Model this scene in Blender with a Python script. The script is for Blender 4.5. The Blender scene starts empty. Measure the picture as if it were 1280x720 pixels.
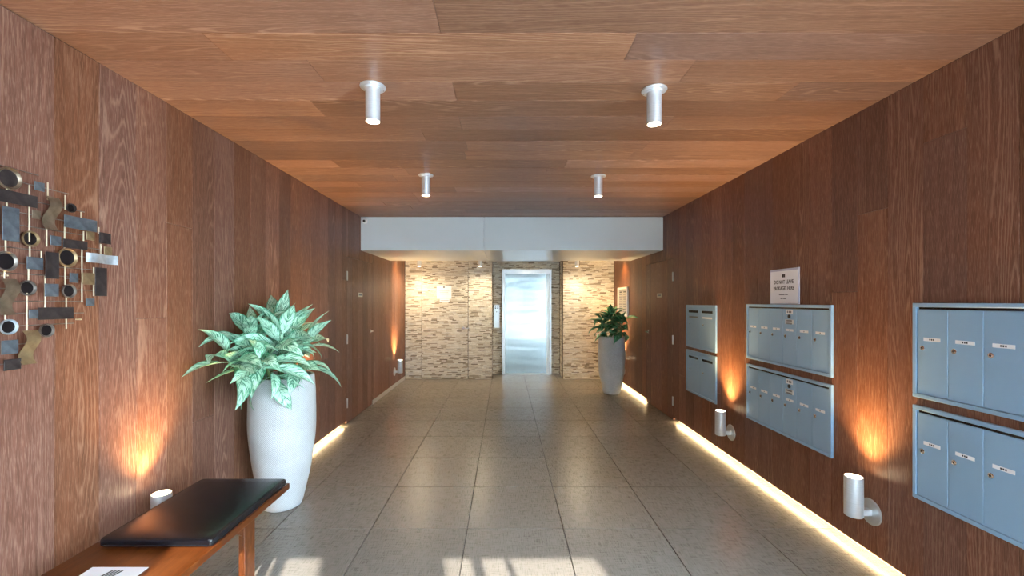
import bpy, bmesh, math, random
from mathutils import Vector, Matrix, Euler

SC = bpy.context.scene
COL = SC.collection
R = math.radians
rnd = random.Random(7)

# ------------------------------------------------------------------ camera
F = 528.0            # focal length in pixels for a 1280 wide frame
VX, VY = 631.0, 377.0  # vanishing point of the corridor
H = 1.5              # eye height
cam_d = bpy.data.cameras.new('camera')
cam = bpy.data.objects.new('camera', cam_d)
COL.objects.link(cam)
cam.location = (0, 0, H)
cam.rotation_euler = (R(90), 0, 0)
cam_d.sensor_width = 36
cam_d.lens = 36 * F / 1280
cam_d.shift_x = (640 - VX) / 1280
cam_d.shift_y = -(360 - VY) / 1280
cam_d.clip_start = 0.02
SC.camera = cam

# ------------------------------------------------------------------ world, sun, exposure
w = bpy.data.worlds.new('sky')
SC.world = w
w.use_nodes = True
bg = w.node_tree.nodes['Background']
bg.inputs['Color'].default_value = (0.66, 0.84, 1.0, 1)
bg.inputs['Strength'].default_value = 9.5

sun_d = bpy.data.lights.new('sun', 'SUN')
sun_d.energy = 5.5
sun_d.angle = R(0.6)
sun_d.color = (1.0, 0.93, 0.82)
sun = bpy.data.objects.new('sun', sun_d)
COL.objects.link(sun)
sun.rotation_euler = Vector((-0.25, 1.0, -0.705)).to_track_quat('-Z', 'Y').to_euler()

SC.view_settings.view_transform = 'Standard'
SC.view_settings.look = 'None'
SC.view_settings.gamma = 1.0
SC.view_settings.use_curve_mapping = False
SC.view_settings.exposure = 1.95

# ------------------------------------------------------------------ room dimensions
XL, XR = -1.93, 2.12
ZC = 2.635
YF = -0.7            # entrance glazing behind the camera
YB = 8.16            # stone wall
YE = 8.70            # lift recess
YS0, YS1 = 5.65, 7.10   # dropped soffit
ZS = 2.185
ZC2 = 2.33           # ceiling behind the soffit
WARM = (1.0, 0.63, 0.27)

# ------------------------------------------------------------------ material helpers
class NT:
    def __init__(self, name):
        self.m = bpy.data.materials.new(name)
        self.m.use_nodes = True
        self.t = self.m.node_tree
        self.b = self.t.nodes['Principled BSDF']
        self.out = self.t.nodes['Material Output']
    def n(self, typ, **kw):
        nd = self.t.nodes.new(typ)
        for k, v in kw.items():
            setattr(nd, k, v)
        return nd
    def l(self, a, b):
        self.t.links.new(a, b)
    def set(self, **kw):
        for k, v in kw.items():
            self.b.inputs[k.replace('_', ' ')].default_value = v
    def math(self, op, a, b=None, c=None):
        nd = self.n('ShaderNodeMath', operation=op)
        for i, v in enumerate((a, b, c)):
            if v is None: continue
            if isinstance(v, (int, float)): nd.inputs[i].default_value = v
            else: self.l(v, nd.inputs[i])
        return nd.outputs[0]
    def vmath(self, op, a, b):
        nd = self.n('ShaderNodeVectorMath', operation=op)
        for i, v in enumerate((a, b)):
            if isinstance(v, (tuple, list)): nd.inputs[i].default_value = v
            else: self.l(v, nd.inputs[i])
        return nd.outputs[0]
    def mix(self, fac, a, b, blend='MIX'):
        nd = self.n('ShaderNodeMix', data_type='RGBA', blend_type=blend)
        for s, v in ((0, fac), (6, a), (7, b)):
            if isinstance(v, (int, float)): nd.inputs[s].default_value = v
            elif isinstance(v, (tuple, list)): nd.inputs[s].default_value = (*v[:3], 1)
            else: self.l(v, nd.inputs[s])
        return nd.outputs[2]
    def ramp(self, fac, stops):
        nd = self.n('ShaderNodeValToRGB')
        els = nd.color_ramp.elements
        while len(els) < len(stops): els.new(0.5)
        for e, (p, c) in zip(els, stops):
            e.position = p
            e.color = (*c[:3], 1) if isinstance(c, (tuple, list)) else (c, c, c, 1)
        self.l(fac, nd.inputs[0])
        return nd.outputs[0]
    def noise(self, vec, scale, detail=2.0, rough=0.5):
        nd = self.n('ShaderNodeTexNoise')
        nd.inputs['Scale'].default_value = scale
        nd.inputs['Detail'].default_value = detail
        nd.inputs['Roughness'].default_value = rough
        if vec is not None: self.l(vec, nd.inputs['Vector'])
        return nd.outputs[0]
    def obj(self):
        return self.n('ShaderNodeTexCoord').outputs['Object']
    def rand(self):
        return self.n('ShaderNodeObjectInfo').outputs['Random']
    def bump(self, height, strength=0.2, dist=0.002):
        nd = self.n('ShaderNodeBump')
        nd.inputs['Strength'].default_value = strength
        nd.inputs['Distance'].default_value = dist
        self.l(height, nd.inputs['Height'])
        self.l(nd.outputs[0], self.b.inputs['Normal'])
    def color(self, c):
        self.l(c, self.b.inputs['Base Color'])

def wood_mat(name, dark, mid, pale, rough=0.42, figure=120.0, vary=0.34, lines=0.5, spec=0.5):
    """Stained oak: the plank's length runs along local x, its width along local y."""
    m = NT(name)
    r = m.rand()
    r2 = m.math('FRACT', m.math('MULTIPLY', r, 57.31))
    off = m.n('ShaderNodeCombineXYZ')
    m.l(m.math('MULTIPLY', r, 61.0), off.inputs[0])
    m.l(m.math('MULTIPLY', r, 37.0), off.inputs[1])
    m.l(m.math('MULTIPLY', r, 13.0), off.inputs[2])
    p = m.vmath('ADD', m.obj(), off.outputs[0])
    figv = m.noise(m.vmath('MULTIPLY', p, (0.34, 5.5, 0.3)), 1.0, 1.0, 0.4)
    wob = m.noise(m.vmath('MULTIPLY', p, (9.0, 60.0, 1.0)), 1.0, 2.0)
    ph = m.math('ADD', m.math('MULTIPLY', figv, figure), m.math('MULTIPLY', wob, 2.2))
    rings = m.math('ABSOLUTE', m.math('SINE', ph))
    ring_line = m.ramp(rings, [(0.05, 1.0), (0.60, 0.0)])
    # where the figure is strong (cathedral) versus quiet straight grain
    zone = m.ramp(m.noise(m.vmath('MULTIPLY', p, (0.5, 4.0, 0.2)), 1.0, 1.0), [(0.44, 0.10), (0.66, 1.0)])
    fine = m.noise(m.vmath('MULTIPLY', p, (18.0, 420.0, 60.0)), 1.0, 2.0, 0.6)
    med = m.noise(m.vmath('MULTIPLY', p, (3.0, 60.0, 9.0)), 1.0, 3.0, 0.6)
    mott = m.noise(m.vmath('MULTIPLY', p, (2.0, 5.0, 2.0)), 1.0, 3.0, 0.6)
    base = m.mix(m.ramp(med, [(0.25, 0.0), (0.75, 1.0)]), dark, mid)
    base = m.mix(m.math('MULTIPLY', m.math('MULTIPLY', ring_line, zone), lines), base, pale)
    base = m.mix(m.math('MULTIPLY', m.ramp(fine, [(0.50, 0.0), (0.68, 1.0)]), 0.48), base, pale)
    base = m.mix(m.math('MULTIPLY', m.ramp(mott, [(0.4, 0.0), (0.8, 1.0)]), 0.35), base, dark)
    hsv = m.n('ShaderNodeHueSaturation')
    m.l(base, hsv.inputs['Color'])
    m.l(m.math('ADD', 1.0 - vary * 0.5, m.math('MULTIPLY', r, vary)), hsv.inputs['Value'])
    m.l(m.math('ADD', 0.92, m.math('MULTIPLY', r2, 0.18)), hsv.inputs['Saturation'])
    m.l(m.math('ADD', 0.4965, m.math('MULTIPLY', r2, 0.005)), hsv.inputs['Hue'])
    m.color(hsv.outputs[0])
    m.set(Roughness=rough)
    m.b.inputs['Specular IOR Level'].default_value = spec
    m.bump(m.math('ADD', fine, m.math('MULTIPLY', ring_line, 0.6)), 0.25, 0.001)
    return m.m

def plain(name, col, rough=0.5, metal=0.0, spec=0.5, emit=None, estr=0.0):
    m = NT(name)
    m.set(Base_Color=(*col, 1), Roughness=rough, Metallic=metal)
    m.b.inputs['Specular IOR Level'].default_value = spec
    if emit:
        m.b.inputs['Emission Color'].default_value = (*emit, 1)
        m.b.inputs['Emission Strength'].default_value = estr
    return m.m

def varied(name, a, b, scale, rough=0.5, metal=0.0, stretch=(1, 1, 1), bump=0.0, detail=4.0):
    m = NT(name)
    n = m.noise(m.vmath('MULTIPLY', m.obj(), stretch), scale, detail, 0.6)
    m.color(m.mix(m.ramp(n, [(0.3, 0.0), (0.7, 1.0)]), a, b))
    m.set(Roughness=rough, Metallic=metal)
    if bump: m.bump(n, bump, 0.002)
    return m.m

M = {}
M['wall_wood'] = wood_mat('brown_stained_oak', (0.108, 0.042, 0.0235), (0.190, 0.080, 0.047), (0.42, 0.248, 0.17), vary=0.42, lines=0.55, spec=0.3)
M['ceil_wood'] = wood_mat('brown_stained_oak_ceiling', (0.165, 0.080, 0.048), (0.268, 0.140, 0.090), (0.45, 0.285, 0.20), rough=0.4, figure=110.0, vary=0.55, lines=0.75, spec=0.35)
M['bench_wood'] = wood_mat('red_brown_hardwood', (0.042, 0.012, 0.005), (0.105, 0.032, 0.012), (0.20, 0.078, 0.034), rough=0.28, figure=10.0, vary=0.1, lines=0.25)
M['backing'] = plain('dark_joint', (0.02, 0.012, 0.009), 0.9)
M['alu'] = varied('brushed_aluminium', (0.66, 0.70, 0.74), (0.78, 0.82, 0.86), 3.0, 0.36, 0.55, (3, 3, 180))
M['plate_alu'] = plain('satin_aluminium', (0.68, 0.71, 0.72), 0.4, 0.85)
M['chrome'] = plain('polished_chrome', (0.8, 0.8, 0.8), 0.18, 1.0)
M['dark_metal'] = plain('dark_lock_metal', (0.05, 0.05, 0.05), 0.35, 0.7)
M['white'] = plain('white_paint', (0.80, 0.81, 0.82), 0.5)
M['paper'] = plain('white_paper', (0.80, 0.82, 0.86), 0.75)
M['ink'] = plain('black_ink', (0.02, 0.02, 0.024), 0.7)
M['grey_ink'] = plain('grey_ink', (0.20, 0.21, 0.24), 0.7)
M['black_plastic'] = plain('black_plastic', (0.012, 0.012, 0.016), 0.2)
M['led'] = plain('led_strip', (1, 0.9, 0.7), 0.5, emit=(1.0, 0.72, 0.38), estr=16.0)
M['reveal'] = plain('cream_reveal', (0.72, 0.66, 0.55), 0.6)
M['lens'] = plain('lit_lamp_lens', (1, 0.95, 0.85), 0.4, emit=(1.0, 0.80, 0.50), estr=9.0)
M['acrylic_frame'] = plain('acrylic_edge', (0.52, 0.54, 0.66), 0.2)
M['plaque'] = plain('cream_plaque', (0.62, 0.58, 0.46), 0.45)
M['baseboard_metal'] = plain('satin_baseboard_metal', (0.62, 0.60, 0.56), 0.35, 0.6)
M['soil'] = varied('potting_soil', (0.02, 0.013, 0.009), (0.06, 0.04, 0.025), 60, 0.95, bump=0.6)
M['stem'] = plain('plant_stem', (0.14, 0.26, 0.09), 0.5)
M['stem_brown'] = plain('dry_leaf_stem', (0.40, 0.20, 0.06), 0.6)

def mailbox_mat():
    m = NT('blue_grey_enamel')
    n = m.noise(m.obj(), 3.0, 3.0)
    m.color(m.mix(n, (0.270, 0.455, 0.660), (0.305, 0.495, 0.705)))  # blue of the sky light is put into the light grey base colour
    m.set(Roughness=0.36, Metallic=0.25)
    return m.m
M['mail'] = mailbox_mat()

def tile_mat():
    m = NT('linen_porcelain_tile')
    r = m.rand()
    off = m.n('ShaderNodeCombineXYZ')
    m.l(m.math('MULTIPLY', r, 31.0), off.inputs[0])
    m.l(m.math('MULTIPLY', r, 77.0), off.inputs[1])
    p = m.vmath('ADD', m.obj(), off.outputs[0])
    a = m.noise(m.vmath('MULTIPLY', p, (12.0, 240.0, 1.0)), 1.0, 2.0, 0.7)
    b = m.noise(m.vmath('MULTIPLY', p, (240.0, 12.0, 1.0)), 1.0, 2.0, 0.7)
    c = m.noise(p, 5.0, 3.0, 0.6)
    w_ = m.math('ADD', m.math('MULTIPLY', m.math('ADD', a, b), 0.47), m.math('MULTIPLY', c, 0.06))
    col = m.ramp(w_, [(0.32, (0.132, 0.122, 0.107)), (0.50, (0.174, 0.162, 0.144)), (0.68, (0.224, 0.211, 0.190))])
    hsv = m.n('ShaderNodeHueSaturation')
    m.l(col, hsv.inputs['Color'])
    m.l(m.math('ADD', 0.94, m.math('MULTIPLY', r, 0.12)), hsv.inputs['Value'])
    m.color(hsv.outputs[0])
    m.l(m.math('ADD', 0.22, m.math('MULTIPLY', w_, 0.12)), m.b.inputs['Roughness'])
    m.bump(w_, 0.05, 0.001)
    return m.m
M['tile'] = tile_mat()
M['grout'] = plain('dark_grout', (0.018, 0.017, 0.015), 0.95)

def stone_mat():
    m = NT('split_face_stone')
    isl = m.n('ShaderNodeNewGeometry').outputs['Random Per Island']
    base = m.ramp(isl, [(0.0, (0.22, 0.18, 0.13)), (0.14, (0.42, 0.36, 0.27)), (0.28, (0.66, 0.60, 0.48)),
                        (0.6, (0.74, 0.69, 0.58)), (0.88, (0.82, 0.79, 0.70)), (1.0, (0.60, 0.57, 0.50))])
    n = m.noise(m.vmath('MULTIPLY', m.obj(), (1, 1, 2.5)), 22.0, 4.0, 0.65)
    m.color(m.mix(m.ramp(n, [(0.50, 0.0), (0.80, 0.45)]), base, (0.36, 0.30, 0.22)))
    m.set(Roughness=0.7)
    m.bump(n, 0.5, 0.004)
    return m.m
M['stone'] = stone_mat()
M['mortar'] = plain('stone_backing', (0.10, 0.085, 0.065), 0.95)

def steel_mat():
    m = NT('brushed_stainless_door')
    p = m.obj()
    n = m.noise(m.vmath('MULTIPLY', p, (1.1, 1.0, 5.0)), 1.0, 1.0, 0.4)
    f = m.noise(m.vmath('MULTIPLY', p, (220.0, 1.0, 3.0)), 1.0, 2.0)
    m.color(m.mix(f, (0.27, 0.305, 0.32), (0.31, 0.345, 0.36)))
    m.set(Roughness=0.17, Metallic=1.0)
    m.bump(n, 0.25, 0.02)
    return m.m
M['steel'] = steel_mat()

def soffit_mat():
    m = NT('pale_grey_laminate')
    n = m.noise(m.vmath('MULTIPLY', m.obj(), (1, 1, 2)), 1.4, 3.0)
    m.color(m.mix(n, (0.56, 0.61, 0.63), (0.64, 0.69, 0.71)))
    m.set(Roughness=0.28)
    return m.m
M['soffit'] = soffit_mat()

def leather_mat():
    m = NT('black_leather')
    p = m.obj()
    n = m.noise(p, 260.0, 3.0, 0.6)
    c = m.noise(m.vmath('MULTIPLY', p, (9.0, 3.0, 3.0)), 1.0, 3.0, 0.6)
    m.set(Base_Color=(0.006, 0.007, 0.010, 1), Roughness=0.22)
    m.bump(m.math('ADD', m.math('MULTIPLY', n, 0.12), c), 0.35, 0.006)
    return m.m
M['leather'] = leather_mat()

def planter_mat(name, woven):
    m = NT(name)
    uv = m.n('ShaderNodeTexCoord').outputs['UV']
    p = m.obj()
    n = m.noise(p, 6.0, 4.0, 0.6)
    f = m.noise(p, 90.0, 3.0, 0.7)
    if woven:
        s = m.n('ShaderNodeSeparateXYZ'); m.l(uv, s.inputs[0])
        a = m.math('SINE', m.math('MULTIPLY', s.outputs[0], 6.2832 * 100))
        b = m.math('SINE', m.math('MULTIPLY', s.outputs[1], 6.2832 * 70))
        g = m.math('MULTIPLY', m.math('ADD', m.math('MULTIPLY', a, b), 1.0), 0.5)
        h = m.math('ADD', m.math('MULTIPLY', g, 0.75), m.math('MULTIPLY', f, 0.5))
    else:
        h = f
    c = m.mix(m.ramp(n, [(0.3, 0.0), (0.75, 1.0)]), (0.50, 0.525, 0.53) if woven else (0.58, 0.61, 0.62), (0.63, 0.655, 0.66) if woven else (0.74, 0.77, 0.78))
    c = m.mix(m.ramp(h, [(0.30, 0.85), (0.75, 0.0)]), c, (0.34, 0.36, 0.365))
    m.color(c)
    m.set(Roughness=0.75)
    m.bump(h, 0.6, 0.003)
    return m.m
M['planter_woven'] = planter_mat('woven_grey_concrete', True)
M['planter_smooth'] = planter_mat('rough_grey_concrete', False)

def leaf_mat(name, pale, green, edge, amount, vary):
    m = NT(name)
    uv = m.n('ShaderNodeTexCoord').outputs['UV']     # u along the leaf, v across
    s = m.n('ShaderNodeSeparateXYZ'); m.l(uv, s.inputs[0])
    av = m.math('ABSOLUTE', m.math('SUBTRACT', s.outputs[1], 0.5))       # 0 midrib .. .5 margin
    d = m.math('SUBTRACT', s.outputs[0], m.math('MULTIPLY', av, 0.62))   # along a side vein
    r = m.rand()
    cv = m.n('ShaderNodeCombineXYZ')
    m.l(m.math('MULTIPLY', d, 30.0), cv.inputs[0])
    m.l(m.math('MULTIPLY', av, 3.2), cv.inputs[1])
    m.l(m.math('MULTIPLY', r, 40.0), cv.inputs[2])
    n = m.noise(cv.outputs[0], 1.0, 2.0, 0.6)
    fleck = m.ramp(n, [(amount - 0.025, 0.0), (amount + 0.03, 1.0)])
    rim = m.ramp(av, [(0.40, 0.0), (0.48, 1.0)])
    rib = m.ramp(av, [(0.0, 1.0), (0.03, 0.0)])
    c = m.mix(fleck, pale, green)
    c = m.mix(rim, c, edge)
    c = m.mix(m.math('MULTIPLY', rib, 0.8), c, green)
    hsv = m.n('ShaderNodeHueSaturation')
    m.l(c, hsv.inputs['Color'])
    m.l(m.math('ADD', 1.0 - vary * 0.6, m.math('MULTIPLY', r, vary)), hsv.inputs['Value'])
    m.color(hsv.outputs[0])
    m.set(Roughness=0.38)
    m.b.inputs['Transmission Weight'].default_value = 0.0
    return m.m
M['leaf_pale'] = leaf_mat('silver_variegated_leaf', (0.56, 0.86, 0.67), (0.035, 0.24, 0.12), (0.07, 0.34, 0.18), 0.53, 0.35)
M['leaf_dark'] = leaf_mat('deep_green_leaf', (0.20, 0.54, 0.30), (0.03, 0.20, 0.10), (0.025, 0.17, 0.08), 0.46, 0.6)

# art metals
def patina(name, a, b, rough=0.38, metal=0.45):
    return varied(name, a, b, 28.0, rough, metal, (1, 1, 1), 0.15)
M['art_bronze'] = patina('aged_bronze', (0.16, 0.12, 0.08), (0.30, 0.235, 0.165), 0.34, 0.7)
M['art_brass'] = patina('pale_brass', (0.60, 0.50, 0.32), (0.74, 0.65, 0.46), 0.32)
M['art_dark'] = patina('dark_patinated_metal', (0.022, 0.017, 0.017), (0.052, 0.041, 0.039), 0.45, 0.3)
M['art_pit'] = patina('blackened_dish', (0.006, 0.005, 0.006), (0.020, 0.016, 0.018), 0.35, 0.3)
M['art_rim'] = patina('dull_nickel_rim', (0.15, 0.13, 0.115), (0.27, 0.24, 0.21), 0.3, 0.7)
M['art_blue'] = patina('blue_grey_slate_metal', (0.075, 0.090, 0.105), (0.155, 0.178, 0.20), 0.42, 0.5)
M['art_silver'] = patina('burnished_silver', (0.38, 0.43, 0.46), (0.58, 0.64, 0.68), 0.3, 0.6)
M['art_gold'] = patina('tan_gold_metal', (0.22, 0.15, 0.08), (0.36, 0.26, 0.14), 0.36, 0.6)

# ------------------------------------------------------------------ mesh helpers
def link(name, me, mat=None, parent=None, loc=(0, 0, 0), rot=(0, 0, 0)):
    o = bpy.data.objects.new(name, me)
    COL.objects.link(o)
    o.location = loc
    o.rotation_euler = rot
    if parent: o.parent = parent
    if mat is not None and me is not None and len(me.materials) == 0:
        me.materials.append(M[mat] if isinstance(mat, str) else mat)
    return o

def tag(o, label=None, cat=None, group=None, kind=None):
    if label: o['label'] = label
    if cat: o['category'] = cat
    if group: o['group'] = group
    if kind: o['kind'] = kind
    return o

def empty(name, loc=(0, 0, 0), rot=(0, 0, 0)):
    o = bpy.data.objects.new(name, None)
    COL.objects.link(o)
    o.location = loc
    o.rotation_euler = rot
    o.empty_display_size = 0.1
    return o

def bm_box(bm, x0, x1, y0, y1, z0, z1):
    vs = [bm.verts.new(p) for p in ((x0, y0, z0), (x1, y0, z0), (x1, y1, z0), (x0, y1, z0),
                                    (x0, y0, z1), (x1, y0, z1), (x1, y1, z1), (x0, y1, z1))]
    for f in ((0, 3, 2, 1), (4, 5, 6, 7), (0, 1, 5, 4), (1, 2, 6, 5), (2, 3, 7, 6), (3, 0, 4, 7)):
        bm.faces.new([vs[i] for i in f])
    return vs

def bm_done(bm, name, smooth=False):
    me = bpy.data.meshes.new(name)
    bmesh.ops.recalc_face_normals(bm, faces=bm.faces)
    bm.to_mesh(me); bm.free()
    if smooth:
        for p in me.polygons: p.use_smooth = True
    return me

def boxes_mesh(name, boxes, bevel=0.0, seg=1, smooth=False):
    bm = bmesh.new()
    for b in boxes: bm_box(bm, *b)
    if bevel:
        bmesh.ops.bevel(bm, geom=bm.edges[:], offset=bevel, segments=seg, affect='EDGES', profile=0.6)
    return bm_done(bm, name, smooth)

def box(name, b, mat, parent=None, bevel=0.0, seg=1, centre=True):
    """One box part; the object's origin is put at the box centre."""
    x0, x1, y0, y1, z0, z1 = b
    c = ((x0 + x1) / 2, (y0 + y1) / 2, (z0 + z1) / 2)
    me = boxes_mesh(name, [(x0 - c[0], x1 - c[0], y0 - c[1], y1 - c[1], z0 - c[2], z1 - c[2])], bevel, seg)
    return link(name, me, mat, parent, c)

def bm_lathe(bm, prof, n=32, cap0=True, cap1=True, M4=None, uv=False):
    rings = []
    for r, z in prof:
        ring = []
        for i in range(n):
            a = 2 * math.pi * i / n
            v = Vector((r * math.cos(a), r * math.sin(a), z))
            if M4 is not None: v = M4 @ v
            ring.append(bm.verts.new(v))
        rings.append(ring)
    for a, b in zip(rings, rings[1:]):
        for i in range(n):
            bm.faces.new((a[i], a[(i + 1) % n], b[(i + 1) % n], b[i]))
    if cap0: bm.faces.new(list(reversed(rings[0])))
    if cap1: bm.faces.new(rings[-1])

def lathe(name, prof, mat, parent=None, loc=(0, 0, 0), rot=(0, 0, 0), n=32, cap0=True, cap1=True, smooth=True):
    bm = bmesh.new()
    bm_lathe(bm, prof, n, cap0, cap1)
    me = bm_done(bm, name)
    if smooth:
        for p in me.polygons:
            p.use_smooth = len(p.vertices) == 4
        me.set_sharp_from_angle(angle=R(35))
    return link(name, me, mat, parent, loc, rot)

def rod_mesh(name, length, r, n=8):
    """Rod along +x from 0 to length."""
    bm = bmesh.new()
    bm_lathe(bm, [(r, 0), (r, length)], n, M4=Matrix.Rotation(R(90), 4, 'Y'))
    me = bm_done(bm, name)
    for p in me.polygons: p.use_smooth = len(p.vertices) == 4
    me.set_sharp_from_angle(angle=R(40))
    return me

def text_mesh(name, s, size, align='CENTER', bold=0.0):
    cu = bpy.data.curves.new(name, 'FONT')
    cu.body = s
    cu.size = size
    cu.align_x = align
    cu.align_y = 'CENTER'
    cu.offset = bold
    cu.extrude = 0.0003
    cu.resolution_u = 2
    tmp = bpy.data.objects.new(name + '_tmp', cu)
    COL.objects.link(tmp)
    dg = bpy.context.evaluated_depsgraph_get()
    me = bpy.data.meshes.new_from_object(tmp.evaluated_get(dg))
    bpy.data.objects.remove(tmp)
    bpy.data.curves.remove(cu)
    return me

# ------------------------------------------------------------------ planked surfaces
PT = 0.020      # plank thickness
def plank(parent, length, width, loc, rot, mat='wall_wood', name='plank'):
    g = 0.0009
    me = boxes_mesh(name, [(-length / 2 + g, length / 2 - g, -width / 2 + g, width / 2 - g, -PT, 0)], 0.0008)
    return link(name, me, mat, parent, loc, rot)

def plank_rot(side):
    # local x -> world z, local z -> out of the wall into the room
    m3 = Matrix(((0.0, 0.0, float(-side)), (0.0, 1.0, 0.0), (1.0, 0.0, 0.0)))
    if m3.determinant() < 0:
        m3 = Matrix(((0.0, 0.0, float(-side)), (0.0, -1.0, 0.0), (1.0, 0.0, 0.0)))
    return m3.to_euler()

def joints(z0, z1, fixed, rg):
    if fixed is not None:
        return [z for z in fixed if z0 + 0.15 < z < z1 - 0.15]
    js = []
    if z1 - z0 > 1.2 and rg.random() < 0.45:
        js.append(z0 + (z1 - z0) * rg.uniform(0.15, 0.85))
    return js

def wall_planks(parent, side, y_first, holes, fixed, zbot, ytop):
    """Vertical planks 0.2 m wide along a side wall. side -1 left, +1 right."""
    rg = random.Random(11 if side < 0 else 23)
    X = XL if side < 0 else XR
    y_start = YF if side < 0 else BAY[1]
    k = math.floor((y_start - y_first) / 0.2)
    while True:
        y0 = y_first + 0.2 * k; y1 = y0 + 0.2
        k += 1
        if y0 >= YB - 0.01: break
        y0c, y1c = max(y0, y_start), min(y1, YB)
        if y1c - y0c < 0.012: continue
        cuts = sorted({y0c, y1c} | {h[i] for h in holes for i in (0, 1) if y0c < h[i] < y1c})
        fx = None
        for (ya, js) in fixed:
            if y0 - 0.02 < ya < y1 - 0.02: fx = js
        for a, b in zip(cuts, cuts[1:]):
            if b - a < 0.012: continue
            mid = (a + b) / 2
            zb = zbot(mid)
            for h in holes:
                if h[0] <= mid <= h[1]: zb = h[2]
            zt = ytop(mid)
            zs = [zb] + sorted(joints(zb, zt, fx, rg)) + [zt]
            for za, zc in zip(zs, zs[1:]):
                proud = rg.uniform(0, 0.0012)
                plank(parent, zc - za, b - a, (X - side * proud, mid, (za + zc) / 2), plank_rot(side))

DL = (5.147, 6.14)      # door in the left wall
DR = (5.305, 6.324)     # door in the right wall
DZ = 2.05
BAY = (YF, 1.00)       # added unseen glazed bay in the right wall, lets daylight onto the left wall
GAP = 0.048             # lit reveal under the planks

# ------------------------------------------------------------------ floor
floor = box('floor', (-2.10, 2.30, YF - 0.05, YE + 0.30, -0.06, -0.008), 'grout')
tag(floor, 'floor of large square taupe linen-textured tiles along the lobby', 'floor', kind='structure')
TS = 0.634
TX0, TY0 = -0.248, 2.79
tile_cache = {}
def tile(x0, x1, y0, y1):
    key = (round(x1 - x0, 4), round(y1 - y0, 4))
    if key not in tile_cache:
        w_, d_ = key
        me = boxes_mesh('tile', [(-w_ / 2 + 0.0026, w_ / 2 - 0.0026, -d_ / 2 + 0.0026, d_ / 2 - 0.0026, -0.0085, 0)], 0.0008)
        me.materials.append(M['tile'])
        tile_cache[key] = me
    link('tile', tile_cache[key], None, floor, ((x0 + x1) / 2 - floor.location.x, (y0 + y1) / 2 - floor.location.y, -floor.location.z))
FX0, FX1 = XL - 0.07, XR + 0.07
for i in range(-4, 5):
    for j in range(-8, 11):
        x0 = max(TX0 + i * TS, FX0); x1 = min(TX0 + (i + 1) * TS, FX1)
        y0 = max(TY0 + j * TS, YF); y1 = min(TY0 + (j + 1) * TS, YE)
        if x1 - x0 < 0.02 or y1 - y0 < 0.02: continue
        tile(x0, x1, y0, y1)

# ------------------------------------------------------------------ side walls
def zb_left(y):  return GAP if y < DL[0] else (0.062 if y > DL[1] else DZ)
def zb_right(y): return GAP
def z_top(y):    return ZC if y < YS1 else ZC2

def side_wall(name, side, label):
    X = XL if side < 0 else XR
    a, b = (X - PT - 0.10, X - PT - 0.001) if side < 0 else (X + PT + 0.001, X + PT + 0.10)
    o = box(name, (a, b, YF if side < 0 else BAY[1], YE + 0.30, 0.056, ZC + 0.1), 'backing')
    tag(o, label, 'wall', kind='structure')
    return o
wl = side_wall('wall_left', -1, 'left wall clad in vertical brown oak planks, carrying the metal wall sculpture')
wr = side_wall('wall_right', 1, 'right wall clad in vertical brown oak planks, carrying the mailboxes')

def reparent(parent, before):
    for o in bpy.data.objects:
        if o.name not in before and o.parent is parent:
            o.location = Vector(o.location) - Vector(parent.location)

before = {o.name for o in bpy.data.objects}
wall_planks(wl, -1, 2.01, [(DL[0], DL[1], DZ)],
            [(2.21, [1.41]), (1.61, []), (1.81, []), (2.01, []), (2.41, [1.95]), (2.61, [0.75]), (2.81, [])], zb_left, z_top)
reparent(wl, before)
before = {o.name for o in bpy.data.objects}
wall_planks(wr, 1, 1.94, [(DR[0], DR[1], DZ)],
            [(1.94, [2.30]), (1.74, []), (2.14, []), (2.34, [2.02]), (2.54, [1.56]), (2.74, []), (2.94, [])], zb_right, z_top)
reparent(wr, before)

# lit reveals under the walls
def reveal(idx, side, y0, y1, lbl):
    X = XL if side < 0 else XR
    s = side
    xs = sorted((X + s * 0.058, X + s * 0.070))
    t = box('trim_%d' % idx, (xs[0], xs[1], y0, y1, 0.0, 0.054), 'reveal')
    tag(t, lbl, 'trim', kind='structure')
    xs = sorted((X + s * 0.022, X + s * 0.034))
    box('led_strip', (xs[0] - t.location.x, xs[1] - t.location.x, y0 + 0.01 - t.location.y, y1 - 0.01 - t.location.y,
                      0.046 - t.location.z, 0.055 - t.location.z), 'led', t)
reveal(1, -1, YF, DL[0] - 0.02, 'glowing floor-level light reveal under left wall before the door')
reveal(2, 1, BAY[1], DR[0] - 0.02, 'glowing floor-level light reveal under right wall below the mailboxes')
reveal(3, 1, DR[1] + 0.02, YB, 'glowing floor-level light reveal beside the far right planter')
bb = box('baseboard_left', (XL - 0.019, XL + 0.004, DL[1] + 0.02, YB, 0.0, 0.060), 'baseboard_metal')
tag(bb, 'satin metal baseboard beyond the left wall door', 'baseboard', kind='structure')

for i_, s_, yy in ((4, -1, DL), (5, 1, DR)):  # dark blocks added against daylight leaking in under the walls
    X_ = XL if s_ < 0 else XR
    xa, xb = sorted((X_ + s_ * 0.060, X_ + s_ * 0.118))
    t_ = box('trim_%d' % i_, (xa, xb, yy[0] - 0.02, yy[1] + (2.6 if s_ < 0 else 0.02), -0.008, 0.056), 'backing')
    tag(t_, 'dark threshold under the plank door in the %s wall' % ('left' if s_ < 0 else 'right'), 'trim', kind='structure')

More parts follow.
